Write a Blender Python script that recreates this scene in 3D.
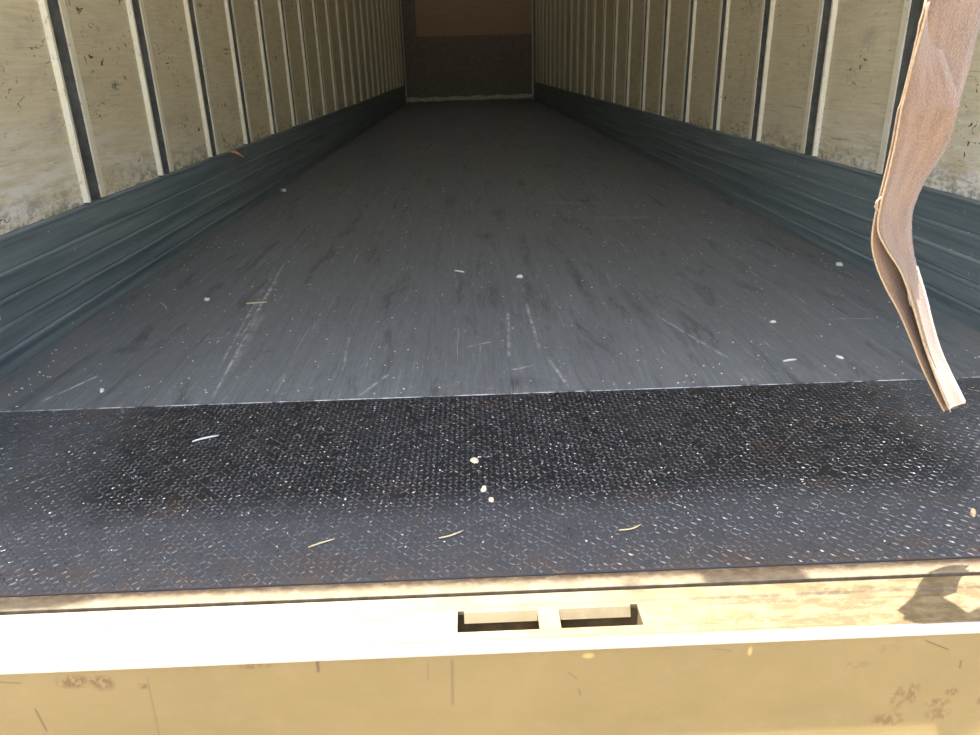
import bpy, bmesh, math, random
from mathutils import Vector, Matrix

# ------------------------------------------------------------------ scene, camera, light
for o in list(bpy.data.objects):
    bpy.data.objects.remove(o)
scene = bpy.context.scene
col = scene.collection

cam_d = bpy.data.cameras.new('camera')
cam = bpy.data.objects.new('camera', cam_d)
col.objects.link(cam)
yaw, pitch, roll, fpx = 0.0215, 0.3865, -0.0267, 749.18
fw = Vector((math.sin(yaw) * math.cos(pitch), math.cos(yaw) * math.cos(pitch), -math.sin(pitch)))
r0 = Vector((math.cos(yaw), -math.sin(yaw), 0.0))
u0 = r0.cross(fw)
rr = math.cos(roll) * r0 + math.sin(roll) * u0
uu = -math.sin(roll) * r0 + math.cos(roll) * u0
m = Matrix((rr, uu, -fw)).transposed().to_4x4()
m.translation = Vector((-0.0878, -0.7665, 0.7063))
cam.matrix_world = m
cam_d.sensor_fit = 'HORIZONTAL'
cam_d.sensor_width = 36.0
cam_d.lens = fpx / 980.0 * 36.0
cam_d.clip_start = 0.02
cam_d.clip_end = 500
scene.camera = cam

SUN_DIR = Vector((0.24, 0.0, -1.0)).normalized()
sun_d = bpy.data.lights.new('sun', 'SUN')
sun_d.energy = 4.2
sun_d.angle = math.radians(0.4)
sun_d.color = (1.0, 0.95, 0.86)
sun = bpy.data.objects.new('sun', sun_d)
sun.rotation_euler = SUN_DIR.to_track_quat('-Z', 'Y').to_euler()
col.objects.link(sun)

world = bpy.data.worlds.new('world')
scene.world = world
world.use_nodes = True
wn = world.node_tree
wn.nodes.clear()
sky = wn.nodes.new('ShaderNodeTexSky')
sky.sky_type = 'NISHITA'
sky.sun_disc = False
sky.sun_elevation = math.radians(76.5)
sky.sun_rotation = math.radians(270)
sky.air_density = 1.0
sky.dust_density = 5.0
sky.ozone_density = 0.6
bg = wn.nodes.new('ShaderNodeBackground')
bg.inputs['Strength'].default_value = 0.16
wo = wn.nodes.new('ShaderNodeOutputWorld')
wn.links.new(sky.outputs[0], bg.inputs[0])
wn.links.new(bg.outputs[0], wo.inputs[0])

scene.view_settings.view_transform = 'Standard'
scene.view_settings.look = 'None'
scene.view_settings.exposure = 2.26
scene.view_settings.gamma = 1.0
scene.view_settings.use_curve_mapping = False

# ------------------------------------------------------------------ material helper
class NT:
    """small wrapper for procedural materials; textures use world position"""
    def __init__(s, name):
        s.m = bpy.data.materials.new(name)
        s.m.use_nodes = True
        s.t = s.m.node_tree
        s.b = s.t.nodes['Principled BSDF']
        s.geo = s.t.nodes.new('ShaderNodeNewGeometry')
        s.pos = s.geo.outputs['Position']
        sp = s.t.nodes.new('ShaderNodeSeparateXYZ')
        s.t.links.new(s.pos, sp.inputs[0])
        s.x, s.y, s.z = sp.outputs
    def _in(s, sock, v):
        if isinstance(v, bpy.types.NodeSocket):
            s.t.links.new(v, sock)
        else:
            sock.default_value = v
    def math(s, op, a, b=0.0, c=None, clamp=False):
        n = s.t.nodes.new('ShaderNodeMath'); n.operation = op; n.use_clamp = clamp
        s._in(n.inputs[0], a); s._in(n.inputs[1], b)
        if c is not None: s._in(n.inputs[2], c)
        return n.outputs[0]
    def vscale(s, sc, v=None):
        n = s.t.nodes.new('ShaderNodeVectorMath'); n.operation = 'MULTIPLY'
        s._in(n.inputs[0], v or s.pos); n.inputs[1].default_value = sc
        return n.outputs[0]
    def noise(s, scale=(1, 1, 1), detail=4, rough=0.55, dist=0.0, vec=None):
        n = s.t.nodes.new('ShaderNodeTexNoise')
        s._in(n.inputs['Vector'], s.vscale(scale, vec))
        n.inputs['Scale'].default_value = 1.0
        n.inputs['Detail'].default_value = detail
        n.inputs['Roughness'].default_value = rough
        n.inputs['Distortion'].default_value = dist
        return n.outputs['Fac']
    def ramp(s, v, lo, hi, a=0.0, b=1.0):
        n = s.t.nodes.new('ShaderNodeMapRange'); n.clamp = True
        s._in(n.inputs['Value'], v)
        n.inputs['From Min'].default_value = lo; n.inputs['From Max'].default_value = hi
        n.inputs['To Min'].default_value = a; n.inputs['To Max'].default_value = b
        return n.outputs['Result']
    def mix(s, f, a, b):
        n = s.t.nodes.new('ShaderNodeMix'); n.data_type = 'RGBA'
        s._in(n.inputs[0], f)
        for i, v in ((6, a), (7, b)):
            if isinstance(v, tuple) and len(v) == 3: v = (*v, 1)
            s._in(n.inputs[i], v)
        return n.outputs[2]
    def mul(s, a, b): return s.math('MULTIPLY', a, b)
    def add(s, a, b): return s.math('ADD', a, b, clamp=True)
    def blob(s, cx, cy, rx, ry, u, v, soft=0.6):
        """elliptic mark, 1 in the middle and 0 outside"""
        a = s.math('DIVIDE', s.math('SUBTRACT', u, cx), rx)
        b = s.math('DIVIDE', s.math('SUBTRACT', v, cy), ry)
        d = s.math('SQRT', s.math('ADD', s.mul(a, a), s.mul(b, b)))
        return s.ramp(d, 1.0 - soft, 1.0, 1.0, 0.0)
    def seg(s, x0, y0, x1, y1, w, u, v):
        """scratch along a straight segment"""
        dx, dy = x1 - x0, y1 - y0; L = math.hypot(dx, dy); dx /= L; dy /= L
        px = s.math('SUBTRACT', u, x0); py = s.math('SUBTRACT', v, y0)
        t = s.math('ADD', s.mul(px, dx), s.mul(py, dy))
        q = s.math('ABSOLUTE', s.math('SUBTRACT', s.mul(px, dy), s.mul(py, dx)))
        a = s.ramp(q, w * 0.4, w, 1.0, 0.0)
        tt = s.math('ABSOLUTE', s.math('SUBTRACT', t, L / 2))
        return s.mul(a, s.ramp(tt, L / 2 * 0.8, L / 2, 1.0, 0.0))
    def bump(s, h, strength=0.3, dist=0.002):
        n = s.t.nodes.new('ShaderNodeBump')
        n.inputs['Strength'].default_value = strength
        n.inputs['Distance'].default_value = dist
        s._in(n.inputs['Height'], h)
        s.t.links.new(n.outputs[0], s.b.inputs['Normal'])
    def done(s, c, rough=0.6, metal=0.0, spec=0.5):
        if isinstance(c, tuple) and len(c) == 3: c = (*c, 1)
        s._in(s.b.inputs['Base Color'], c)
        s._in(s.b.inputs['Roughness'], rough)
        s._in(s.b.inputs['Metallic'], metal)
        s.b.inputs['Specular IOR Level'].default_value = spec
        return s.m

def mat_simple(name, c, rough=0.6, metal=0.0, var=0.25, scale=40, spec=0.5, bump=0.1):
    n = NT(name)
    f = n.ramp(n.noise((scale,) * 3, 5), 0.3, 0.7)
    k = 1 - var
    cc = n.mix(f, tuple(v * k for v in c), tuple(min(1, v * (1 + var)) for v in c))
    if bump: n.bump(f, bump, 0.001)
    return n.done(cc, rough, metal, spec)

M = {}
# --- floor: dark worn laminated boards, streaked along the length
n = NT('worn_floor')
big = n.ramp(n.noise((2.2, 0.7, 1), 4), 0.32, 0.68)
stre = n.ramp(n.noise((48, 1.6, 1), 6, 0.7, 0.5), 0.36, 0.64)
fine = n.ramp(n.noise((240, 10, 1), 5, 0.75), 0.36, 0.64)
c = n.mix(big, (0.122, 0.139, 0.147), (0.168, 0.188, 0.193))
c = n.mix(n.mul(stre, 0.62), c, (0.078, 0.086, 0.09))
c = n.mix(n.mul(fine, 0.5), c, (0.235, 0.258, 0.265))
mott = n.ramp(n.noise((60, 45, 1), 5, 0.75), 0.38, 0.62)
c = n.mix(n.mul(mott, 0.35), c, (0.10, 0.108, 0.11))
# dark greasy dabs running along the boards
dab = n.ramp(n.noise((13, 2.0, 1), 6, 0.75, 0.6), 0.55, 0.65)
c = n.mix(n.mul(dab, 0.75), c, (0.060, 0.064, 0.065))
# brownish dust by the left and right edges
edge = n.ramp(n.math('ABSOLUTE', n.x), 1.08, 1.24)
dust = n.mul(edge, n.ramp(n.noise((14, 3, 1), 5), 0.4, 0.62))
c = n.mix(n.mul(dust, 0.55), c, (0.19, 0.17, 0.145))
# pale scratches and drag marks
sc = n.ramp(n.noise((120, 4.0, 1), 3, 0.55, 1.2), 0.66, 0.71)
sc2 = n.ramp(n.noise((12, 90, 1), 3, 0.5, 2.0), 0.70, 0.74)
s_all = n.add(n.mul(sc, 0.5), n.mul(sc2, 0.45))
brk = n.ramp(n.noise((40, 25, 1), 3, 0.7), 0.40, 0.60)
for (x0, y0, x1, y1, w, st) in (
        (-0.82, 2.14, -0.763, 1.467, 0.007, 0.8), (-0.763, 1.55, -0.70, 0.83, 0.005, 0.7), (-0.84, 2.1, -0.775, 1.4, 0.012, 0.35), (-0.745, 1.5, -0.71, 1.0, 0.016, 0.3),
        (-0.80, 1.62, -0.74, 1.01, 0.004, 0.7), (-0.79, 1.9, -0.75, 1.25, 0.005, 0.8), (-0.86, 1.25, -0.70, 1.30, 0.004, 0.5),
        (-1.103, 0.852, -1.035, 1.009, 0.006, 1.0), (-0.44, 1.25, -0.42, 0.98, 0.005, 0.7),
        (-0.022, 0.936, 0.06, 0.975, 0.006, 1.0), (0.02, 1.45, 0.00, 1.02, 0.006, 0.7),
        (0.08, 1.5, 0.085, 1.08, 0.006, 0.7), (0.10, 1.02, 0.13, 0.83, 0.006, 0.7),
        (-0.11, 1.12, -0.03, 1.16, 0.006, 0.8), (0.32, 3.3, 0.62, 3.22, 0.05, 0.25),
        (0.50, 2.84, 0.80, 2.80, 0.05, 0.25), (0.45, 1.35, 0.56, 0.95, 0.006, 0.6),
        (0.93, 1.25, 1.06, 1.24, 0.006, 0.8), (-0.3, 0.95, -0.36, 0.82, 0.005, 0.7)):
    s_all = n.add(s_all, n.mul(n.mul(n.seg(x0, y0, x1, y1, w, n.x, n.y), brk), st))
c = n.mix(s_all, c, (0.44, 0.45, 0.44))
for (cx, cy, rx, ry) in ((-1.04, 1.19, 0.05, 0.05), (-1.13, 1.95, 0.02, 0.16), (-1.06, 2.25, 0.02, 0.10),
                         (-0.02, 2.5, 0.05, 0.12), (0.06, 3.06, 0.06, 0.18), (-0.2, 3.4, 0.07, 0.2),
                         (0.28, 1.75, 0.025, 0.5), (0.42, 1.45, 0.03, 0.3), (0.13, 2.2, 0.03, 0.4),
                         (-0.02, 1.6, 0.03, 0.2), (0.02, 0.87, 0.06, 0.05)):
    bm_ = n.mul(n.blob(cx, cy, rx, ry, n.x, n.y, 0.9), n.ramp(n.noise((50, 9, 1), 5, 0.7), 0.38, 0.56))
    c = n.mix(n.mul(bm_, 0.75), c, (0.05, 0.052, 0.05))
n.bump(n.math('ADD', n.mul(fine, 0.6), stre), 0.25, 0.0015)
M['floor'] = n.done(c, n.ramp(big, 0, 1, 0.50, 0.66))

# --- scuff rails: dark blue-green painted metal, rubbed
n = NT('scuff_rail_paint')
g = n.ramp(n.noise((3, 1.2, 42), 6, 0.65), 0.34, 0.66)
c = n.mix(g, (0.108, 0.146, 0.150), (0.215, 0.258, 0.258))
rub = n.ramp(n.noise((40, 2.0, 160), 4, 0.65), 0.60, 0.72)
c = n.mix(n.mul(rub, 0.55), c, (0.42, 0.44, 0.42))
fl = n.ramp(n.noise((70, 70, 70), 2), 0.73, 0.77)
c = n.mix(fl, c, (0.7, 0.7, 0.68))
n.bump(rub, 0.15, 0.001)
M['scuff'] = n.done(c, 0.5)

# --- liner panels: cream painted, grimy, with dark nicks
n = NT('cream_liner')
big = n.ramp(n.noise((1.5, 1.7, 2.4), 5), 0.3, 0.7)
grain = n.ramp(n.noise((6, 6, 120), 6, 0.72), 0.36, 0.64)
c = n.mix(big, (0.70, 0.61, 0.385), (0.80, 0.72, 0.48))
c = n.mix(n.mul(grain, 0.5), c, (0.50, 0.44, 0.285))
sme = n.ramp(n.noise((5, 5, 9), 6, 0.75), 0.54, 0.70)
c = n.mix(n.mul(sme, 0.5), c, (0.42, 0.37, 0.26))
low = n.ramp(n.math('ADD', n.z, n.mul(n.math('SUBTRACT', n.y, 1.6), 0.12)), 0.33, 0.62, 1.0, 0.0)
wh = n.mul(low, n.ramp(n.noise((12, 5, 34), 6, 0.7), 0.42, 0.6))
c = n.mix(n.mul(wh, 0.85), c, (0.90, 0.88, 0.80))
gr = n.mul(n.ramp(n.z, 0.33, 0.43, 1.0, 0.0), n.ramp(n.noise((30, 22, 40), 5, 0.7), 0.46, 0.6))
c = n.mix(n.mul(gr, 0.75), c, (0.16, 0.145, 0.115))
hs = n.ramp(n.noise((6, 7, 190), 3, 0.6, 0.7), 0.665, 0.70)
c = n.mix(n.mul(hs, 0.75), c, (0.17, 0.15, 0.12))
nk = n.mul(n.ramp(n.noise((26, 26, 44), 3, 0.6, 1.2), 0.635, 0.66),
           n.ramp(n.noise((3, 3, 3), 2), 0.46, 0.56))
nk = n.add(nk, n.mul(n.ramp(n.noise((95, 95, 120), 2), 0.715, 0.74), 0.8))
nk = n.add(nk, n.mul(n.ramp(n.noise((4, 9, 240), 4, 0.7, 0.4), 0.66, 0.72), 0.5))
c = n.mix(nk, c, (0.045, 0.042, 0.038))
# a few real gouges seen on the near left panels
for (y, z, ry, rz) in ((2.01, 0.665, 0.045, 0.02), (2.10, 0.69, 0.02, 0.012), (3.37, 0.80, 0.10, 0.007),
                       (3.36, 0.78, 0.06, 0.006), (2.75, 0.87, 0.02, 0.01), (3.05, 0.98, 0.06, 0.012), (3.6, 0.98, 0.05, 0.008)):
    bl = n.mul(n.blob(y, z, ry, rz, n.y, n.z, 0.9), n.ramp(n.noise((60, 60, 90), 3, 0.7), 0.42, 0.52))
    bl = n.mul(bl, n.ramp(n.x, -0.1, 0.1, 1, 0))
    c = n.mix(bl, c, (0.035, 0.032, 0.03))
n.bump(n.math('SUBTRACT', grain, n.mul(nk, 2.0)), 0.2, 0.0015)
M['liner'] = n.done(c, 0.62)

# --- post metals
n = NT('pale_flange_paint')
g = n.ramp(n.noise((30, 30, 14), 5, 0.7), 0.35, 0.62)
c = n.mix(g, (0.80, 0.72, 0.50), (0.88, 0.83, 0.64))
ch = n.ramp(n.noise((70, 70, 45), 4, 0.7), 0.60, 0.68)
c = n.mix(n.mul(ch, 0.6), c, (0.24, 0.21, 0.15))
M['flange'] = n.done(c, 0.42)
M['channel'] = mat_simple('grimy_channel', (0.115, 0.115, 0.095), 0.6, 0.0, 0.35, 30)
M['backing'] = mat_simple('wall_backing', (0.03, 0.03, 0.028), 0.8, 0.0, 0.2, 20)

# --- front wall
n = NT('brown_plywood')
g = n.ramp(n.noise((3, 3, 60), 5, 0.6, 0.5), 0.3, 0.7)
c = n.mix(g, (0.52, 0.36, 0.24), (0.64, 0.46, 0.32))
M['ply'] = n.done(c, 0.7)
M['kick'] = mat_simple('dark_front_plate', (0.30, 0.26, 0.21), 0.65, 0.0, 0.2, 12)
M['nose_trim'] = mat_simple('nose_trim', (0.85, 0.82, 0.72), 0.5, 0.0, 0.3, 25)
M['nose_strip'] = mat_simple('pale_strip', (0.90, 0.82, 0.62), 0.7, 0.0, 0.3, 14)

# --- tread plate
n = NT('tread_steel')
g = n.ramp(n.noise((5, 5, 5), 6, 0.6), 0.35, 0.65)
c = n.mix(g, (0.011, 0.013, 0.016), (0.024, 0.027, 0.033))
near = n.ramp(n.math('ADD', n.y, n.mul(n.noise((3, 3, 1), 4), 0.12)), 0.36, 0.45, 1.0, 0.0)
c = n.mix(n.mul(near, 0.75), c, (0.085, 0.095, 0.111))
side = n.ramp(n.math('ADD', n.math('ABSOLUTE', n.math('SUBTRACT', n.x, -0.02)), n.mul(n.noise((4, 4, 1), 4), 0.3)), 0.90, 1.08)
c = n.mix(n.mul(side, 0.85), c, (0.105, 0.114, 0.123))  # reflection of the lit side walls, painted as a lighter plate colour
rust = n.ramp(n.noise((7, 9, 1), 6, 0.7), 0.56, 0.70)
c = n.mix(n.mul(rust, 0.5), c, (0.065, 0.043, 0.030))
er = n.mul(n.ramp(n.y, 0.13, 0.24, 1.0, 0.0), n.ramp(n.noise((25, 40, 1), 5, 0.7), 0.42, 0.62))
c = n.mix(n.mul(er, 0.7), c, (0.12, 0.08, 0.055))
n.bump(n.ramp(n.noise((220, 220, 1), 4), 0.3, 0.7), 0.25, 0.001)
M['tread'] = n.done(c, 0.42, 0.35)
n = NT('tread_lug_steel')
g = n.ramp(n.noise((30, 30, 1), 4, 0.7), 0.35, 0.65)
c = n.mix(g, (0.032, 0.036, 0.042), (0.135, 0.145, 0.160))
rust = n.ramp(n.noise((7, 9, 1), 6, 0.7), 0.52, 0.68)
c = n.mix(n.mul(rust, 0.6), c, (0.14, 0.10, 0.075))
sp = n.ramp(n.noise((120, 120, 1), 1), 0.64, 0.70)
c = n.mix(n.mul(sp, n.ramp(n.y, 0.22, 0.40, 0.25, 1.0)), c, (0.55, 0.56, 0.55))  # glints painted into the lug colour, weaker towards the sill
M['lug'] = n.done(c, 0.34, 0.45)
n = NT('bright_edge')
c = n.mix(n.ramp(n.noise((14, 1, 1), 5, 0.75), 0.42, 0.58), (0.05, 0.053, 0.058), (0.50, 0.51, 0.51))
M['bright_edge'] = n.done(c, 0.4, 0.2)

# --- sill and rear face: cream-tan paint
n = NT('sill_paint')
g = n.ramp(n.noise((9, 14, 9), 5, 0.65), 0.35, 0.65)
c = n.mix(g, (0.205, 0.160, 0.085), (0.27, 0.225, 0.135))
line = n.ramp(n.noise((4, 160, 4), 4, 0.6), 0.58, 0.70)
c = n.mix(n.mul(line, 0.35), c, (0.13, 0.095, 0.05))
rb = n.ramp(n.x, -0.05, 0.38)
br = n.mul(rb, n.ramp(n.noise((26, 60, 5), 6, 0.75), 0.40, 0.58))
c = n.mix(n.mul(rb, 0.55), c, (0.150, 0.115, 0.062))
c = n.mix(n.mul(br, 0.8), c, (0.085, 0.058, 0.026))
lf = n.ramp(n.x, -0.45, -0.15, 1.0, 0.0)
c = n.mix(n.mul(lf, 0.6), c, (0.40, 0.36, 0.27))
for (x0, x1, yy, w, st) in ((-1.3, -0.13, 0.0615, 0.0022, 0.8), (0.13, 1.3, 0.066, 0.003, 0.7), (-1.3, 1.3, 0.0155, 0.0018, 0.8)):
    c = n.mix(n.mul(n.mul(n.seg(x0, yy, x1, yy, w, n.x, n.y), n.ramp(n.noise((18, 60, 1), 4, 0.7), 0.38, 0.6)), st), c, (0.075, 0.055, 0.03))
for (cx, cy, rx, ry, s) in ((0.403, 0.082, 0.05, 0.010, 0.9), (0.465, 0.084, 0.03, 0.010, 0.8), (0.0, 0.028, 0.12, 0.006, 0.5),
                         (0.30, 0.07, 0.12, 0.012, 0.6), (0.25, 0.03, 0.16, 0.012, 0.5), (0.42, 0.045, 0.10, 0.02, 0.45), (-0.25, 0.085, 0.3, 0.006, 0.35)):
    bl = n.mul(n.blob(cx, cy, rx, ry, n.x, n.y, 0.8), n.ramp(n.noise((90, 160, 1), 4, 0.7), 0.42, 0.56))
    c = n.mix(n.mul(bl, s), c, (0.06, 0.043, 0.025))
n.bump(g, 0.2, 0.001)
M['sill'] = n.done(c, 0.55)
M['lip'] = mat_simple('worn_white_lip', (0.45, 0.44, 0.42), 0.4, 0.0, 0.10, 50)
M['flange_strip'] = None
n = NT('dusty_flange')
g = n.ramp(n.noise((40, 60, 5), 5, 0.7), 0.38, 0.62)
c = n.mix(g, (0.125, 0.098, 0.060), (0.20, 0.160, 0.100))
rs = n.mul(n.ramp(n.y, 0.118, 0.135), n.ramp(n.noise((60, 90, 5), 5, 0.7), 0.40, 0.56))
c = n.mix(n.mul(rs, 0.8), c, (0.08, 0.048, 0.027))
M['flange_strip'] = n.done(c, 0.7)
M['pocket'] = mat_simple('pocket_shade', (0.16, 0.115, 0.06), 0.8, 0.0, 0.3, 60)  # shade inside the pockets put into this darker brown

n = NT('rear_face_paint')
g = n.ramp(n.noise((3.5, 3, 5), 5, 0.6), 0.3, 0.7)
c = n.mix(g, (0.176, 0.126, 0.043), (0.212, 0.153, 0.055))
mot = n.ramp(n.noise((22, 22, 30), 6, 0.75), 0.50, 0.70)
c = n.mix(n.mul(mot, 0.25), c, (0.25, 0.188, 0.090))
rustc = (0.105, 0.050, 0.018)
msk = n.ramp(n.noise((110, 1, 80), 4, 0.75), 0.46, 0.52)
top = n.mul(n.ramp(n.z, -0.022, -0.004), n.ramp(n.noise((60, 1, 120), 5, 0.75), 0.56, 0.64))
rustm = n.mul(top, 0.8)
for (cx, cz, rx, rz, s) in ((-0.623, -0.027, 0.030, 0.014, 1), (-0.587, -0.031, 0.018, 0.016, 1), (-0.537, -0.039, 0.008, 0.006, 1),
                         (-0.306, -0.011, 0.004, 0.014, 1), (-0.387, -0.012, 0.03, 0.008, 0.7),
                         (0.470, -0.155, 0.03, 0.014, 0.8), (0.478, -0.118, 0.012, 0.026, 0.8), (0.497, -0.110, 0.012, 0.026, 0.8),
                         (0.552, -0.112, 0.012, 0.010, 1), (0.535, -0.130, 0.022, 0.010, .8), (0.540, -0.150, 0.022, 0.014, .7),
                         (0.60, -0.13, 0.012, 0.012, .7), (0.41, -0.055, 0.03, 0.008, 0.35), (0.45, -0.03, 0.02, 0.012, 0.3)):
    rustm = n.add(rustm, n.mul(n.mul(n.blob(cx, cz, rx, rz, n.x, n.z, 0.5), msk), s))
c = n.mix(n.mul(rustm, 0.8), c, rustc)
dk = 0.0
for (x0, z0, x1, z1, w, s) in ((-0.685, -0.068, -0.679, -0.112, 0.0022, 0.8), (0.496, -0.018, 0.534, -0.037, 0.0016, 0.9),
                            (-0.529, -0.02, -0.533, -0.14, 0.002, 0.35), (-0.131, -0.012, -0.134, -0.10, 0.003, 0.45),
                            (-0.306, -0.004, -0.307, -0.03, 0.003, 0.8), (0.553, -0.055, 0.554, -0.07, 0.002, 0.8),
                            (-0.72, -0.022, -0.69, -0.026, 0.002, .6), (0.02, -0.045, 0.035, -0.06, 0.0015, .5),
                            (0.036, -0.075, 0.040, -0.09, 0.0015, .6), (0.21, -0.017, 0.24, -0.022, 0.0012, .5),
                            (-0.165, -0.05, -0.163, -0.02, 0.002, .3)):
    sg = n.mul(n.seg(x0, z0, x1, z1, w, n.x, n.z), s)
    dk = sg if dk == 0.0 else n.add(dk, sg)
c = n.mix(dk, c, (0.09, 0.055, 0.025))
for (cx, cz, rx, rz) in ((0.048, -0.020, 0.010, 0.006), (0.263, -0.024, 0.004, 0.010)):
    c = n.mix(n.mul(n.blob(cx, cz, rx, rz, n.x, n.z, 0.6), 0.7), c, (0.46, 0.34, 0.12))
n.bump(mot, 0.12, 0.001)
M['face'] = n.done(c, 0.5)

# --- strap webbing
def webbing(name, a, b):
    n = NT(name)
    tc = n.t.nodes.new('ShaderNodeUVMap'); tc.uv_map = 'UVMap'
    wv = n.noise((26, 330, 1), 2, 0.5, 0.0, tc.outputs[0])
    g = n.ramp(n.noise((6, 22, 1), 4, 0.6, 0.0, tc.outputs[0]), 0.35, 0.65)
    c = n.mix(g, a, b)
    c = n.mix(n.ramp(wv, 0.45, 0.65, 0.0, 0.35), c, (0.30, 0.22, 0.16))
    n.bump(wv, 0.9, 0.002)
    n.b.inputs['Sheen Weight'].default_value = 0.25
    return n.done(c, 0.85, 0.0, 0.2)
M['web'] = webbing('tan_webbing', (0.165, 0.108, 0.074), (0.235, 0.155, 0.104))
M['web_edge'] = mat_simple('pale_webbing_edge', (0.36, 0.27, 0.17), 0.9, 0.0, 0.2, 300)

M['roof'] = mat_simple('translucent_roof_sheet', (0.80, 0.79, 0.75), 0.6, 0.0, 0.1, 6)
_t = M['roof'].node_tree                      # translucency is invented, added to bring a little daylight to the far end
_tr = _t.nodes.new('ShaderNodeBsdfTranslucent'); _tr.inputs['Color'].default_value = (0.90, 0.89, 0.83, 1)
_mx = _t.nodes.new('ShaderNodeMixShader'); _mx.inputs[0].default_value = 0.0095
_t.links.new(_t.nodes['Principled BSDF'].outputs[0], _mx.inputs[1]); _t.links.new(_tr.outputs[0], _mx.inputs[2])
_t.links.new(_mx.outputs[0], _t.nodes['Material Output'].inputs['Surface'])
M['header'] = mat_simple('header_paint', (0.45, 0.40, 0.30), 0.5, 0.0, 0.2, 12)
M['concrete'] = mat_simple('yard_concrete', (0.29, 0.25, 0.195), 0.9, 0.0, 0.15, 3)
M['steel'] = mat_simple('latch_steel', (0.30, 0.30, 0.29), 0.4, 0.6, 0.2, 60)
M['leaf'] = mat_simple('dry_orange_leaf', (0.42, 0.20, 0.07), 0.7, 0.0, 0.3, 120)
M['straw'] = mat_simple('dry_straw', (0.62, 0.50, 0.28), 0.7, 0.0, 0.2, 200)
M['chip'] = mat_simple('pale_chip', (0.78, 0.75, 0.68), 0.7, 0.0, 0.15, 200)
M['cream_chip'] = mat_simple('cream_flake', (0.78, 0.66, 0.45), 0.7, 0.0, 0.15, 200)
M['wood_chip'] = mat_simple('wood_chip', (0.52, 0.38, 0.22), 0.7, 0.0, 0.25, 200)

# ------------------------------------------------------------------ mesh helpers
def mesh_obj(name, me, mat, parent=None, loc=None):
    if mat is not None and not me.materials: me.materials.append(mat)
    o = bpy.data.objects.new(name, me)
    col.objects.link(o)
    if loc is not None: o.location = loc
    if parent is not None: o.parent = parent
    return o
def bm_obj(name, bm, mat, parent=None, loc=None, smooth=False):
    bmesh.ops.recalc_face_normals(bm, faces=bm.faces[:])
    me = bpy.data.meshes.new(name)
    bm.to_mesh(me); bm.free()
    if smooth:
        for p in me.polygons: p.use_smooth = True
    return mesh_obj(name, me, mat, parent, loc)
def add_box(bm, x0, x1, y0, y1, z0, z1):
    vs = [bm.verts.new((x, y, z)) for x in (x0, x1) for y in (y0, y1) for z in (z0, z1)]
    for f in ((0, 1, 3, 2), (4, 6, 7, 5), (0, 4, 5, 1), (2, 3, 7, 6), (0, 2, 6, 4), (1, 5, 7, 3)):
        bm.faces.new([vs[i] for i in f])
    return vs
def box_bm(*a, bevel=0.0):
    bm = bmesh.new(); add_box(bm, *a)
    if bevel:
        bmesh.ops.bevel(bm, geom=bm.edges[:], offset=bevel, segments=1, affect='EDGES')
    return bm
def prism_bm(profile, axis, a, b):
    """closed profile extruded along an axis: 'x' profile is (y,z); 'y' profile is (x,z); 'z' profile is (x,y)"""
    bm = bmesh.new()
    def pt(p, t):
        if axis == 'x': return (t, p[0], p[1])
        if axis == 'y': return (p[0], t, p[1])
        return (p[0], p[1], t)
    A = [bm.verts.new(pt(p, a)) for p in profile]
    B = [bm.verts.new(pt(p, b)) for p in profile]
    k = len(profile)
    for i in range(k): bm.faces.new((A[i], A[(i + 1) % k], B[(i + 1) % k], B[i]))
    bm.faces.new(A[::-1]); bm.faces.new(B)
    return bm
def sheet_bm(x0, x1, y0, y1, z):
    bm = bmesh.new()
    bm.faces.new([bm.verts.new(p) for p in ((x0, y0, z), (x1, y0, z), (x1, y1, z), (x0, y1, z))])
    return bm
def tag(o, label=None, cat=None, group=None, kind=None):
    if label: o['label'] = label
    if cat: o['category'] = cat
    if group: o['group'] = group
    if kind: o['kind'] = kind
    return o
def empty(name, loc=(0, 0, 0)):
    o = bpy.data.objects.new(name, None); o.empty_display_size = 0.1
    o.location = loc; col.objects.link(o)
    return o

HW = 1.2825          # half inner width
YF = 15.17           # front wall
H = 2.62             # ceiling
HB = 0.33            # top of the scuff rails
PITCH, Y0 = 0.61, 1.684
TREAD_Y = 0.795

# ------------------------------------------------------------------ setting
g = bm_obj('ground', box_bm(-40, 40, -45, 40, -1.45, -1.25), M['concrete'])
tag(g, 'pale concrete yard under and behind the trailer', 'ground', kind='structure')

fl = bm_obj('floor', box_bm(-HW - 0.03, HW + 0.03, 0.15, YF + 0.03, -0.12, -0.028), M['backing'])
tag(fl, 'dark worn trailer floor of long boards running to the front wall', 'floor', kind='structure')
NB = 12
bw = 2 * HW / NB
rnd = random.Random(4)
bmesh_board = box_bm(-bw / 2 + 0.0002, bw / 2 - 0.0002, 0.16, YF, -0.028, 0.0, bevel=0.0004)
board0 = bm_obj('floorboard', bmesh_board, M['floor'], fl)
for i in range(NB):
    o = board0 if i == 0 else board0.copy()
    if i: col.objects.link(o); o.parent = fl
    o.location = (-HW + (i + 0.5) * bw, 0, -rnd.uniform(0.0, 0.0002))

ce = bm_obj('ceiling', sheet_bm(-HW - 0.05, HW + 0.05, 0.130, YF + 0.05, H), M['roof'])
tag(ce, 'pale sheet roof over the trailer', 'ceiling', kind='structure')

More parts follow.
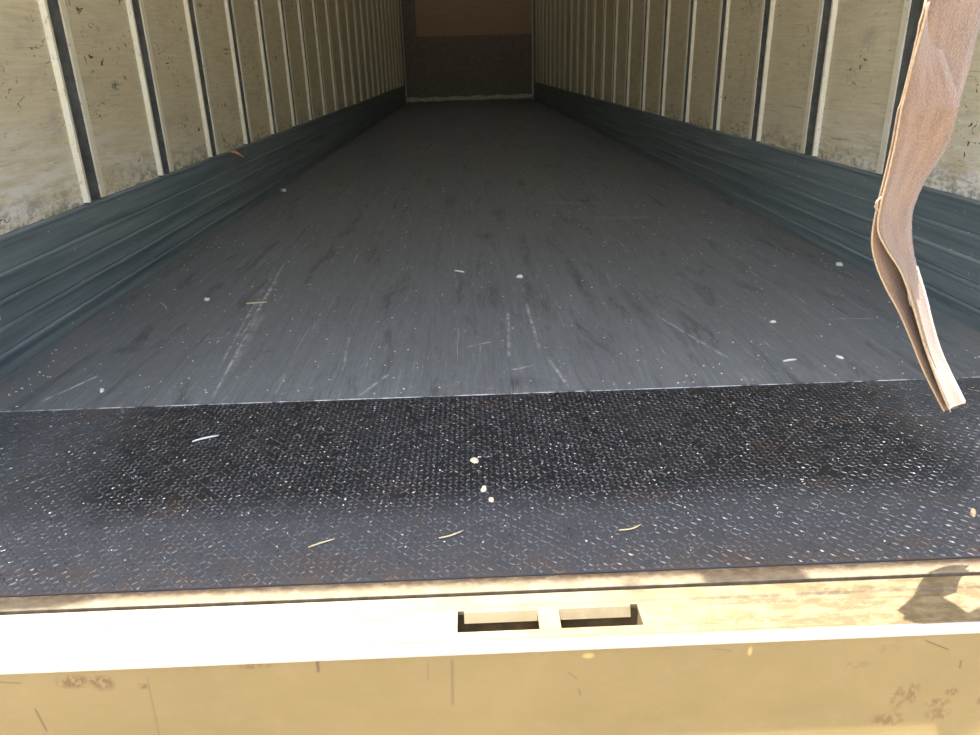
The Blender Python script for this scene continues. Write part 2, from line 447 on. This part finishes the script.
# wall front
wf = bm_obj('wall_front', box_bm(-HW - 0.05, HW + 0.05, YF + 0.02, YF + 0.07, -0.1, H), M['backing'])
tag(wf, 'dark front wall at the far end of the trailer', 'wall', kind='structure')
bm_obj('plywood_panel', box_bm(-1.00, HW - 0.03, YF - 0.004, YF + 0.02, 1.20, H, bevel=0.003), M['ply'], wf)
bm_obj('plywood_panel', box_bm(-HW + 0.03, -1.004, YF - 0.002, YF + 0.02, 1.20, H, bevel=0.003), M['kick'], wf)
bm_obj('kick_plate', box_bm(-HW + 0.03, HW - 0.03, YF - 0.008, YF + 0.02, 0.0, 1.197, bevel=0.003), M['kick'], wf)
for s in (-1, 1):
    w = 0.026 if s < 0 else 0.042
    bm_obj('corner_trim', box_bm(*sorted((s * (HW - 0.002), s * (HW - w - 0.002))), YF - 0.045, YF + 0.02, 0.0, H, bevel=0.003), M['nose_trim'], wf)
bm = bmesh.new()
prof = []
rnd = random.Random(9)
N = 28
tops, bots = [], []
for i in range(N + 1):
    t = i / N; x = -HW + 0.02 + t * (2 * HW - 0.04)
    tops.append((x, 0.088 + 0.012 * math.sin(i * 1.3) + 0.02 * t))
    bots.append((x, 0.004 + rnd.uniform(0, 0.02) + (0.012 if 8 < i < 12 else 0) + 0.022 * t))
for yy in (YF - 0.016, YF - 0.0085):
    va = [bm.verts.new((x, yy, z)) for x, z in tops]; vb = [bm.verts.new((x, yy, z)) for x, z in bots]
    for i in range(N): bm.faces.new((va[i], va[i + 1], vb[i + 1], vb[i]))
    if yy < YF - 0.01: fa, fb = va, vb
for i in range(N):
    bm.faces.new((fa[i], fa[i + 1], va[i + 1], va[i])); bm.faces.new((fb[i], fb[i + 1], vb[i + 1], vb[i]))
bm_obj('kick_strip', bm, M['nose_strip'], wf)

# side walls
NPOST0, NPOST1 = -2, 22
z_top = H
WALLT = 0.03        # panel face at HW; backing behind it
panel_mesh = flange_near = flange_far = channel_mesh = None

def make_channel(s):
    """recessed steel channel with a column of slots, local y=0 at its centre, x=0 at the panel face, +x*s outward"""
    bm = bmesh.new()
    d = 0.022 * s
    w, wn = 0.034, 0.048
    sl = 0.009
    # back plate strips left and right of the slots
    zs = [HB - 0.004]
    z = HB + 0.10
    slots = []
    while z + 0.05 < z_top:
        slots.append((z, z + 0.055)); z += 0.125
    def quad(y0, y1, z0, z1, x=d):
        bm.faces.new([bm.verts.new((x, a, b)) for a, b in ((y0, z0), (y1, z0), (y1, z1), (y0, z1))])
    quad(-wn, -sl, HB - 0.004, z_top); quad(sl, w, HB - 0.004, z_top)
    zc = HB - 0.004
    for a, b in slots:
        quad(-sl, sl, zc, a); zc = b
        for (p, q) in (((-sl, a), (sl, a)), ((-sl, b), (sl, b)), ((-sl, a), (-sl, b)), ((sl, a), (sl, b))):
            bm.faces.new([bm.verts.new(v) for v in ((d, *p), (d, *q), (d + 0.006 * s, *q), (d + 0.006 * s, *p))])
    quad(-sl, sl, zc, z_top)
    # side webs of the channel
    for y in (-wn, w):
        bm.faces.new([bm.verts.new(v) for v in ((d, y, HB - 0.004), (d, y, z_top), (-0.007 * s, y, z_top), (-0.007 * s, y, HB - 0.004))])
    bmesh.ops.remove_doubles(bm, verts=bm.verts[:], dist=1e-5)
    me = bpy.data.meshes.new('wall_post'); bm.to_mesh(me); bm.free()
    me.materials.append(M['channel'])
    return me
def make_flange(s, near):
    # proud strip with a chamfered outer edge, section in (x, y)
    if near: pr = [(0.003, -0.066), (-0.002, -0.066), (-0.015, -0.0615), (-0.015, -0.0485), (0.003, -0.0485)]
    else:    pr = [(0.003, 0.0345), (-0.012, 0.0345), (-0.012, 0.066), (-0.004, 0.074), (0.003, 0.074)]
    bm = prism_bm([(x * s, y) for x, y in pr], 'z', HB + 0.004, z_top)
    bmesh.ops.recalc_face_normals(bm, faces=bm.faces[:])
    me = bpy.data.meshes.new('flange'); bm.to_mesh(me); bm.free()
    me.materials.append(M['flange'])
    return me
RIB = [0.0, 0.058, 0.120, 0.183, 0.245, 0.330]
for side, s in (('left', -1), ('right', 1)):
    X = s * HW
    bw_ = bm_obj('wall_' + side, box_bm(*sorted((X + s * 0.03, X + s * 0.05)), 0.15, YF + 0.02, -0.12, H), M['backing'])
    tag(bw_, 'cream lined %s trailer wall with vertical posts and dark scuff rails' % side, 'wall', kind='structure')
    ch = make_channel(s); f1 = make_flange(s, True); f2 = make_flange(s, False)
    rnd = random.Random(20 + s)
    # panels between posts
    pb = box_bm(*sorted((0.0, s * 0.012)), 0.062, PITCH - 0.058, HB - 0.002, z_top, bevel=0.002)
    p0 = None
    for k in range(NPOST0, NPOST1 + 1):
        y = Y0 + k * PITCH
        if y < YF - 0.08:
            po = mesh_obj('wall_post', ch, None, bw_, (X, y, 0))
            mesh_obj('flange', f1, None, po); mesh_obj('flange', f2, None, po)
        if y + PITCH < YF + 0.1:
            if p0 is None:
                p0 = bm_obj('wall_panel', pb, M['liner'], bw_); o = p0
            else:
                o = p0.copy(); col.objects.link(o); o.parent = bw_
            o.location = (X + s * rnd.uniform(0, 0.002), y, 0)
    # first short panel by the rear frame and last one by the front wall
    bm_obj('wall_panel', box_bm(*sorted((X, X + s * 0.012)), 0.152, Y0 + NPOST0 * PITCH - 0.05, HB - 0.002, z_top, bevel=0.002), M['liner'], bw_)
    # scuff rails: five long rails with a rounded ridge at the top of each
    for i in range(5):
        z0, z1 = RIB[i], RIB[i + 1] - 0.0015
        hgt = z1 - z0
        dx = 0.010 - 0.001 * i
        pr = [(0.03, z0), (-0.004, z0), (-0.005, z0 + 0.45 * hgt), (-dx * 0.85, z1 - 0.016), (-dx - 0.0015, z1 - 0.010),
              (-dx - 0.0015, z1 - 0.005), (-dx + 0.002, z1), (0.03, z1)]
        bm_obj('scuff_rail', prism_bm([(X + a * s, z) for a, z in pr], 'y', 0.152, YF - 0.01), M['scuff'], bw_)

# rear frame around the opening (out of the picture, but it shades the sill)
hd = bm_obj('trim_1', box_bm(-HW - 0.05, HW + 0.05, 0.130, 0.22, 2.40, H + 0.06, bevel=0.002), M['header'])
tag(hd, 'painted header across the top of the rear opening', 'header', kind='structure')
bm_obj('latch', box_bm(-0.345, -0.206, 0.102, 0.1305, 2.40, 2.47, bevel=0.002), M['steel'], hd)
bm_obj('strap_bracket', box_bm(0.30, 0.50, 0.108, 0.1305, 2.405, 2.44, bevel=0.004), M['steel'], hd)
bm = bmesh.new()
for i in range(14):                                   # small ring on the header
    a0, a1 = i / 14 * 2 * math.pi, (i + 1) / 14 * 2 * math.pi
    def rp(a, r, z): return (-0.446 + r * math.cos(a), 0.108 + r * math.sin(a), z)
    for z in (2.404, 2.410):
        bm.faces.new([bm.verts.new(p) for p in (rp(a0, 0.008, z), rp(a1, 0.008, z), rp(a1, 0.015, z), rp(a0, 0.015, z))])
    for r in (0.008, 0.015):
        bm.faces.new([bm.verts.new(p) for p in (rp(a0, r, 2.404), rp(a1, r, 2.404), rp(a1, r, 2.410), rp(a0, r, 2.410))])
bmesh.ops.remove_doubles(bm, verts=bm.verts[:], dist=1e-5)
bm_obj('ring', bm, M['steel'], hd)
bm_obj('gusset', prism_bm([(-HW - 0.001, 0.112), (-1.225, 0.1305), (-HW - 0.001, 0.1305)], 'z', 2.40, 2.46), M['header'], hd)
for i, s in enumerate((-1, 1)):
    o = bm_obj('trim_%d' % (i + 2), box_bm(*sorted((s * (HW + 0.0), s * (HW + 0.06))), 0.110, 0.15, -0.2, 2.40, bevel=0.003), M['header'])
    tag(o, 'painted rear door post on the %s side of the opening' % ('left', 'right')[i], 'door post', kind='structure')

# ------------------------------------------------------------------ rear sill
sill = empty('rear_sill', (0, 0, 0))
tag(sill, 'sunlit cream steel sill with two pockets across the trailer rear edge', 'sill')
xs = HW + 0.05
# top plate cut around two L-shaped pockets: built from cells, solid
bm = bmesh.new()
SX = [-xs, -0.124, -0.115, -0.013, 0.016, 0.117, 0.127, xs]
SY = [0.0085, 0.031, 0.058, 0.073, 0.104]
def hole(i, j):
    # (i column, j row)
    if j in (1, 2) and i in (1, 5): return True
    if j == 1 and i in (2, 4): return True
    if j == 2 and i in (2, 4): return True
    return False
zt, zb = 0.0, -0.006
vt = {}; vb_ = {}
for i, x in enumerate(SX):
    for j, y in enumerate(SY):
        vt[i, j] = bm.verts.new((x, y, zt)); vb_[i, j] = bm.verts.new((x, y, zb))
for i in range(len(SX) - 1):
    for j in range(len(SY) - 1):
        if hole(i, j): continue
        bm.faces.new((vt[i, j], vt[i + 1, j], vt[i + 1, j + 1], vt[i, j + 1]))
        bm.faces.new((vb_[i, j], vb_[i, j + 1], vb_[i + 1, j + 1], vb_[i + 1, j]))
        for (a, b, ni, nj) in (((i, j), (i + 1, j), i, j - 1), ((i + 1, j), (i + 1, j + 1), i + 1, j),
                               ((i + 1, j + 1), (i, j + 1), i, j + 1), ((i, j + 1), (i, j), i - 1, j)):
            out = ni < 0 or nj < 0 or ni >= len(SX) - 1 or nj >= len(SY) - 1
            if out or hole(ni, nj):
                bm.faces.new((vt[a], vb_[a], vb_[b], vt[b]))
loose = [v for v in bm.verts if not v.link_faces]
for v in loose: bm.verts.remove(v)
bm_obj('top_plate', bm, M['sill'], sill)
# raised strips along the plate
bm_obj('raised_strip', prism_bm([(0.076, 0.0), (0.0785, 0.0035), (0.099, 0.0035), (0.103, 0.0)], 'x', -xs, xs), M['sill'], sill)
bm_obj('edge_lip', prism_bm([(0.0, -0.010), (-0.002, -0.004), (-0.0005, 0.002), (0.003, 0.0035), (0.0075, 0.0028), (0.0098, 0.0002), (0.009, -0.006)], 'x', -xs, xs), M['lip'], sill)
# bent-down tab and dark pocket under each opening
for a, b, pa, pb in ((-0.115, -0.013, -0.126, -0.011), (0.016, 0.117, 0.014, 0.129)):
    bm_obj('bent_tab', prism_bm([(0.0735, -0.0005), (0.0735, -0.004), (0.0675, -0.0155), (0.0645, -0.0150), (0.0705, -0.0008)], 'x', a, b), M['sill'], sill)
    bm = bmesh.new()
    y0, y1, zlo, zhi = 0.029, 0.0765, -0.075, -0.0065
    c8 = [bm.verts.new((x, y, z)) for x in (pa, pb) for y in (y0, y1) for z in (zlo, zhi)]
    for f in ((0, 1, 3, 2), (4, 6, 7, 5), (0, 4, 5, 1), (2, 3, 7, 6), (0, 2, 6, 4)): bm.faces.new([c8[i] for i in f])
    bm_obj('pocket', bm, M['pocket'], sill)
# rear face with a soft bend towards the bumper at the bottom
pr = [(0.0, -0.0102), (0.0, -0.135)] + [(-0.07 * (1 - math.cos(t * math.pi / 48)), -0.135 - 0.13 * math.sin(t * math.pi / 48)) for t in range(1, 25)] + [(-0.07, -0.45), (0.004, -0.45), (0.004, -0.0102)]
bm_obj('face_plate', prism_bm(pr, 'x', -xs, xs), M['face'], sill)
bm_obj('rear_flange', box_bm(-xs, xs, 0.1115, 0.1424, -0.03, 0.0015, bevel=0.0012), M['flange_strip'], sill)
bm_obj('gutter', box_bm(-xs, xs, 0.098, 0.115, -0.04, -0.0301), M['pocket'], sill)

# ------------------------------------------------------------------ tread plate
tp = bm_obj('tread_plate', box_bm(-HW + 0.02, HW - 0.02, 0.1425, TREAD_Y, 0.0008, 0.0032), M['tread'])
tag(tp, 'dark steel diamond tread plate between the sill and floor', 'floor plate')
bm_obj('worn_edge', box_bm(-HW + 0.02, HW - 0.02, TREAD_Y, TREAD_Y + 0.0035, 0.0008, 0.0045, bevel=0.0008), M['bright_edge'], tp)
verts, faces = [], []
rnd = random.Random(2)
P = 0.0108
ny = int((TREAD_Y - 0.146) / P); nx = int((2 * HW - 0.05) / P)
for j in range(ny):
    for i in range(nx):
        if rnd.random() < 0.07: continue
        cx = -HW + 0.025 + (i + 0.5) * P + rnd.uniform(-1, 1) * 0.0006; cy = 0.144 + (j + 0.5) * P + rnd.uniform(-1, 1) * 0.0006
        a = math.radians(45 if (i + j) % 2 else -45) + rnd.uniform(-0.18, 0.18)
        L = 0.0066 * rnd.uniform(0.65, 1.1); w = 0.0021 * rnd.uniform(0.7, 1.2); h = 0.0014 * rnd.uniform(0.3, 1.2)
        ca, sa = math.cos(a), math.sin(a)
        b = len(verts)
        for (u, v, z) in ((-L, 0, 0), (-L * 0.35, -w, 0), (L * 0.35, -w, 0), (L, 0, 0), (L * 0.35, w, 0), (-L * 0.35, w, 0),
                          (-L * 0.55, 0, h), (L * 0.55, 0, h)):
            verts.append((cx + u * ca - v * sa, cy + u * sa + v * ca, 0.0031 + z))
        for f in ((0, 1, 6), (1, 2, 7, 6), (2, 3, 7), (3, 4, 7), (4, 5, 6, 7), (5, 0, 6)):
            faces.append(tuple(b + q for q in f))
me = bpy.data.meshes.new('raised_lugs'); me.from_pydata(verts, [], faces); me.update()
tag(mesh_obj('raised_lugs', me, M['lug'], tp), kind='stuff')

# ------------------------------------------------------------------ hanging strap
FRONT = [
  (0.3348,-0.0256,0.7472, 0.3665,0.0228,0.7446), 
  (0.3360,-0.0201,0.7242, 0.3742,0.0176,0.7203), 
  (0.3363,-0.0139,0.6968, 0.3840,0.0123,0.6957), 
  (0.3407,-0.0022,0.6669, 0.4010,0.0089,0.6621), 
  (0.3415,0.0011,0.6509, 0.4018,0.0067,0.6471), 
  (0.3448,0.0075,0.6188, 0.4115,0.0291,0.6118), 
  (0.3465,0.0144,0.5831, 0.4090,0.0511,0.5760), 
  (0.3472,0.0198,0.5532, 0.4105,0.0660,0.5430), 
  (0.3515,0.0241,0.5287, 0.4155,0.0703,0.5171), 
  (0.3658,0.0276,0.5077, 0.4266,0.0767,0.4897), 
  (0.3916,0.0372,0.4797, 0.4436,0.0890,0.4620), 
  (0.4088,0.0432,0.4542, 0.4548,0.0971,0.4344), 
  (0.4248,0.0502,0.4275, 0.4703,0.1027,0.4091), 
  (0.4540,0.0580,0.3736, 0.4968,0.1102,0.3550), 
  (0.4866,0.0655,0.3193, 0.5379,0.1121,0.3011), 
  (0.5069,0.0696,0.2878, 0.5595,0.1156,0.2728), 
]
BACK = [
  (0.372,0.112,2.415, 0.428,0.118,2.415), (0.400,0.080,1.90, 0.462,0.098,1.90), (0.412,0.045,1.40, 0.480,0.070,1.40),
  (0.392,0.015,1.05, 0.464,0.045,1.05), (0.360,-0.002,0.83, 0.438,0.034,0.83),
  (0.3434,-0.0050,0.7501, 0.4239,0.0317,0.7509), 
  (0.3448,0.0036,0.6984, 0.4245,0.0372,0.7013), 
  (0.3450,0.0093,0.6617, 0.4163,0.0299,0.6609), 
  (0.3443,0.0116,0.6503, 0.4127,0.0281,0.6436), 
  (0.3475,0.0180,0.6177, 0.4156,0.0453,0.6080), 
  (0.3491,0.0249,0.5815, 0.4124,0.0652,0.5718), 
  (0.3497,0.0303,0.5512, 0.4129,0.0790,0.5384), 
  (0.3536,0.0366,0.5150, 0.4121,0.0841,0.5074), 
  (0.3654,0.0413,0.4864, 0.4280,0.0926,0.4786), 
  (0.3875,0.0512,0.4550, 0.4451,0.1015,0.4461), 
  (0.4141,0.0611,0.4219, 0.4654,0.1125,0.4114), 
  (0.4406,0.0670,0.3811, 0.4906,0.1187,0.3657), 
  (0.4691,0.0732,0.3355, 0.5215,0.1246,0.3207), 
  (0.5086,0.0802,0.2799, 0.5595,0.1269,0.2616), 
]
THIRD = [
  (0.4125,0.0630,0.4746, 0.4486,0.0994,0.4665), 
  (0.4336,0.0689,0.4361, 0.4743,0.1105,0.4247), 
  (0.4552,0.0751,0.3931, 0.4970,0.1168,0.3797), 
  (0.4801,0.0814,0.3479, 0.5226,0.1226,0.3355), 
  (0.5236,0.0902,0.2803, 0.5663,0.1257,0.2708), 
]
def catmull(P, sub):
    out = []
    for i in range(len(P) - 1):
        p0, p1, p2, p3 = P[max(0, i - 1)], P[i], P[i + 1], P[min(len(P) - 1, i + 2)]
        for k in range(sub):
            t = k / sub
            out.append(tuple(0.5 * (2 * b + (c - a) * t + (2 * a - 5 * b + 4 * c - d) * t * t + (3 * b - a - 3 * c + d) * t ** 3)
                             for a, b, c, d in zip(p0, p1, p2, p3)))
    out.append(P[-1]); return out
def ribbon(name, rows, parent, sub=6, nw=6, th=0.0022, bow=0.004):
    R = catmull(rows, sub)
    bm = bmesh.new(); uvl = bm.loops.layers.uv.new('UVMap')
    grid = []; length = 0.0
    for i, q in enumerate(R):
        a, b = Vector(q[:3]), Vector(q[3:])
        j = min(i + 1, len(R) - 1); k = max(i - 1, 0)
        tv = (Vector(R[j][:3]) + Vector(R[j][3:]) - Vector(R[k][:3]) - Vector(R[k][3:])).normalized()
        nv = (b - a).cross(tv).normalized()
        if i: length += ((Vector(R[i][:3]) + Vector(R[i][3:])) * 0.5 - (Vector(R[i - 1][:3]) + Vector(R[i - 1][3:])) * 0.5).length
        row = []
        for w in range(nw + 1):
            t = w / nw
            p = a.lerp(b, t) + nv * (bow * math.sin(math.pi * t))
            jag = 0.0
            if w in (0, nw): jag = 0.0005 * math.sin(i * 2.7)
            p = p + (b - a).normalized() * jag
            row.append((bm.verts.new(p + nv * th / 2), bm.verts.new(p - nv * th / 2), t, length))
        grid.append(row)
    def face(vs, uv, mi=0):
        f = bm.faces.new(vs); f.material_index = mi; f.smooth = True
        for l, c in zip(f.loops, uv): l[uvl].uv = c
    for i in range(len(grid) - 1):
        for w in range(nw):
            A, B, C, D = grid[i][w], grid[i][w + 1], grid[i + 1][w + 1], grid[i + 1][w]
            uv = [(g_[2], g_[3]) for g_ in (A, B, C, D)]
            face((A[0], B[0], C[0], D[0]), uv); face((D[1], C[1], B[1], A[1]), uv[::-1])
        for w in (0, nw):
            A, D = grid[i][w], grid[i + 1][w]
            face((A[0], D[0], D[1], A[1]) if w == 0 else (A[1], D[1], D[0], A[0]), [(A[2], A[3])] * 4, 1)
    for r in (grid[0], grid[-1]):
        for w in range(nw): face((r[w][0], r[w][1], r[w + 1][1], r[w + 1][0]), [(0, 0)] * 4, 1)
    me = bpy.data.meshes.new(name); bm.to_mesh(me); bm.free()
    me.materials.append(M['web']); me.materials.append(M['web_edge'])
    return mesh_obj(name, me, None, parent)
strap = empty('pull_strap', (0, 0, 0))
tag(strap, 'twisted tan webbing strap hanging in the trailer opening at right', 'strap')
ribbon('webbing', FRONT, strap, bow=0.003)
ribbon('webbing', BACK, strap, bow=-0.003)
ribbon('webbing', THIRD, strap, bow=0.002)
# pale cord-like selvedge on both edges of the near layers
def tube(name, pts, r, mat, parent=None, seg=6):
    bm = bmesh.new(); rings = []
    for i, p in enumerate(pts):
        p = Vector(p)
        t = (Vector(pts[min(i + 1, len(pts) - 1)]) - Vector(pts[max(i - 1, 0)])).normalized()
        up = Vector((0.3, 0.2, 0.93)) if abs(t.z) < 0.9 else Vector((1, 0.1, 0))
        a = t.cross(up).normalized(); b = t.cross(a)
        rr_ = r[i] if isinstance(r, (list, tuple)) else r
        rings.append([bm.verts.new(p + a * (rr_ * math.cos(2 * math.pi * k / seg)) + b * (rr_ * math.sin(2 * math.pi * k / seg))) for k in range(seg)])
    for i in range(len(rings) - 1):
        for k in range(seg):
            bm.faces.new((rings[i][k], rings[i][(k + 1) % seg], rings[i + 1][(k + 1) % seg], rings[i + 1][k]))
    bm.faces.new(rings[0][::-1]); bm.faces.new(rings[-1])
    return bm_obj(name, bm, mat, parent, smooth=True)
tube('selvedge', [q[:3] for q in catmull(FRONT, 5)], 0.0011, M['web_edge'], strap)
tube('selvedge', [q[:3] for q in catmull(BACK[5:], 5)], 0.0011, M['web_edge'], strap)
tube('loose_thread', [(FRONT[7][0], FRONT[7][1], FRONT[7][2] + 0.012), (FRONT[7][0] - 0.005, FRONT[7][1] - 0.001, FRONT[7][2] + 0.008),
     (FRONT[7][0] - 0.006, FRONT[7][1], FRONT[7][2] + 0.002), (FRONT[7][0] - 0.001, FRONT[7][1], FRONT[7][2] - 0.003)], 0.0010, M['web_edge'], strap)
tube('loose_thread', [(FRONT[-1][0], FRONT[-1][1], FRONT[-1][2] + 0.002), (FRONT[-1][0] + 0.002, FRONT[-1][1] - 0.001, FRONT[-1][2] - 0.004)], 0.0006, M['web_edge'], strap)

# ------------------------------------------------------------------ litter
ZT = 0.0048
def flake(name, x, y, z, sx, sy, mat, label, cat, seed, rot=0.0, th=0.003, group=None):
    r = random.Random(seed)
    bm = bmesh.new(); k = 7
    top = []; bot = []
    for i in range(k):
        a = 2 * math.pi * i / k; q = r.uniform(0.7, 1.1)
        px, py = sx * q * math.cos(a), sy * q * math.sin(a)
        X_, Y_ = px * math.cos(rot) - py * math.sin(rot), px * math.sin(rot) + py * math.cos(rot)
        top.append(bm.verts.new((X_ * 0.8, Y_ * 0.8, th * r.uniform(0.7, 1.3)))); bot.append(bm.verts.new((X_, Y_, 0)))
    for i in range(k): bm.faces.new((bot[i], bot[(i + 1) % k], top[(i + 1) % k], top[i]))
    bm.faces.new(top); bm.faces.new(bot[::-1])
    o = bm_obj(name, bm, mat, None, (x, y, z)); tag(o, label, cat, group); return o
def stick(name, p, q, z, r, mat, label, cat, bend=0.0, group=None):
    a = Vector((p[0], p[1], 0)); b = Vector((q[0], q[1], 0)); c = (a + b) / 2; d = (b - a)
    nrm = Vector((-d.y, d.x, 0)).normalized()
    pts = []
    for i in range(6):
        t = i / 5
        pts.append(tuple(a.lerp(b, t) - c + nrm * bend * math.sin(math.pi * t) + Vector((0, 0, r))))
    o = tube(name, pts, [r * v for v in (0.7, 1, 1, 1, 0.9, 0.6)], mat, None, 5)
    o.location = (c.x, c.y, z); tag(o, label, cat, group); return o

# leaf lying on the left scuff ledge
bm = bmesh.new()
LW = [(0, 0.0), (0.012, 0.010), (0.03, 0.017), (0.05, 0.018), (0.07, 0.012), (0.085, 0.004), (0.092, 0.0)]
up, dn, mid = [], [], []
for i, (t, w) in enumerate(LW):
    cz = 0.008 * math.sin(i * 0.9)
    mid.append(bm.verts.new((0, t - 0.045, cz)))
    up.append(bm.verts.new((w * 0.55, t - 0.045, cz + w * 0.6))); dn.append(bm.verts.new((-w * 0.8, t - 0.045, cz + w * 0.2)))
for i in range(len(LW) - 1):
    bm.faces.new((mid[i], mid[i + 1], up[i + 1], up[i])); bm.faces.new((mid[i + 1], mid[i], dn[i], dn[i + 1]))
bmesh.ops.remove_doubles(bm, verts=bm.verts[:], dist=1e-5)
lf = bm_obj('dry_leaf', bm, M['leaf'], None, (-1.236, 3.12, 0.313))
lf.rotation_euler = (math.radians(-24), math.radians(38), math.radians(-82)); lf.scale = (1.1, 0.95, 1.0)
sm = lf.modifiers.new('solid', 'SOLIDIFY'); sm.thickness = 0.0015
tag(lf, 'curled orange dry leaf caught on the left scuff ledge', 'leaf')

flake('plaster_crumb', -1.236, 3.99, 0.0, 0.022, 0.03, M['chip'], 'grey-white crumb on the floor deep along the left rail', 'crumb', 1, 0.3, 0.012)
flake('plaster_crumb', -0.969, 1.649, 0.0, 0.009, 0.013, M['chip'], 'small white crumb on the floor left of the straw', 'crumb', 2, 0.5, 0.006)
stick('straw', (-0.822, 1.585), (-0.757, 1.592), 0, 0.0028, M['straw'], 'short straight straw lying crosswise on the left floor', 'straw', 0.001)
stick('straw', (-1.118, 1.632), (-1.064, 1.55), 0, 0.0024, M['straw'], 'slanting straw on the floor close to the left rails', 'straw', 0.004)
flake('plaster_crumb', -0.983, 0.905, 0.0, 0.006, 0.008, M['chip'], 'white speck just beyond the tread plate at left', 'crumb', 3, 0.1, 0.005)
flake('dry_flake', -0.094, 0.489, ZT, 0.0085, 0.012, M['cream_chip'], 'largest cream flake at the middle of the tread plate', 'flake', 4, 0.6, 0.004, 'cream flakes on the tread plate')
flake('dry_flake', -0.080, 0.383, ZT, 0.006, 0.008, M['cream_chip'], 'rounded cream flake, middle one of three on the tread plate', 'flake', 5, 0.0, 0.004, 'cream flakes on the tread plate')
flake('dry_flake', -0.068, 0.347, ZT, 0.005, 0.008, M['cream_chip'], 'narrow cream flake nearest the sill on the tread plate', 'flake', 6, 0.2, 0.004, 'cream flakes on the tread plate')
stick('wood_splinter', (-0.668, 0.608), (-0.622, 0.631), ZT, 0.0022, M['chip'], 'white curved splinter on the left of the tread plate', 'splinter', 0.003)
stick('straw', (-0.360, 0.229), (-0.322, 0.249), ZT, 0.0014, M['straw'], 'thin pale straw on the tread plate left of middle', 'straw', 0.001)
stick('straw', (-0.155, 0.240), (-0.116, 0.259), ZT, 0.0014, M['straw'], 'thin brown straw at the tread plate middle above the left pocket', 'straw', -0.003)
stick('straw', (0.134, 0.243), (0.173, 0.257), ZT, 0.0013, M['straw'], 'bent pale straw on the tread plate above the right pocket', 'straw', -0.005)
flake('wood_chip', 0.716, 0.252, ZT, 0.006, 0.014, M['wood_chip'], 'tan wood chip at the right end of the tread plate', 'wood chip', 7, -0.6, 0.005)
flake('plaster_crumb', 0.082, 1.809, 0.0, 0.012, 0.016, M['chip'], 'white crumb on the middle of the grey floor', 'crumb', 8, 0.8, 0.006)
stick('wood_splinter', (0.676, 0.935), (0.712, 0.944), 0, 0.003, M['chip'], 'white splinter on the right floor near the tread plate', 'splinter', 0.002)
flake('plaster_crumb', 0.767, 1.238, 0.0, 0.010, 0.008, M['chip'], 'flat white crumb on the right half of the floor', 'crumb', 9, 0.2, 0.004)
flake('plaster_crumb', 0.826, 0.953, 0.0, 0.005, 0.012, M['chip'], 'white crumb on the right floor left of the strap end', 'crumb', 10, 0.4, 0.004)
flake('plaster_crumb', 1.235, 1.83, 0.0, 0.015, 0.015, M['chip'], 'pale crumb against the foot of the right scuff rail', 'crumb', 11, 0.4, 0.008)
stick('wood_splinter', (-0.150, 1.915), (-0.115, 1.89), 0, 0.003, M['chip'], 'small pale splinter near the middle of the floor', 'splinter', 0.002)

# fine uncountable grit over floor and plate
verts, faces = [], []
rnd = random.Random(77)
def grit(cx, cy, z, s):
    b = len(verts); a = rnd.uniform(0, math.pi); e = rnd.uniform(0.35, 1.0)
    for k in range(4):
        t = a + k * math.pi / 2; l = s * (1 if k % 2 else e)
        verts.append((cx + l * math.cos(t), cy + l * math.sin(t), z))
    verts.append((cx, cy, z + s * 0.6))
    for k in range(4): faces.append((b + k, b + (k + 1) % 4, b + 4))
for i in range(560):
    y = 0.83 + 3.2 * rnd.random() ** 1.6
    grit(rnd.uniform(-1.22, 1.22), y, 0.0003, rnd.uniform(0.0012, 0.0032) * (0.8 + 0.25 * y))
for i in range(160):
    x = rnd.choice((-1, 1)) * rnd.uniform(1.16, 1.25)
    y = rnd.uniform(0.85, 5.0); grit(x, y, 0.0003, rnd.uniform(0.002, 0.0045))
for i in range(520):
    grit(max(-1.2, min(1.2, rnd.gauss(0, 0.45))), rnd.gauss(0.5, 0.12) if rnd.random() < .7 else rnd.uniform(0.16, 0.78), 0.0049, rnd.uniform(0.0009, 0.0022))
verts = [v if v[1] < 99 else v for v in verts]
me = bpy.data.meshes.new('grit'); me.from_pydata(verts, [], faces); me.update()
go = mesh_obj('grit', me, M['chip'])
tag(go, 'fine pale grit scattered over the floor and tread plate', 'grit', kind='stuff')
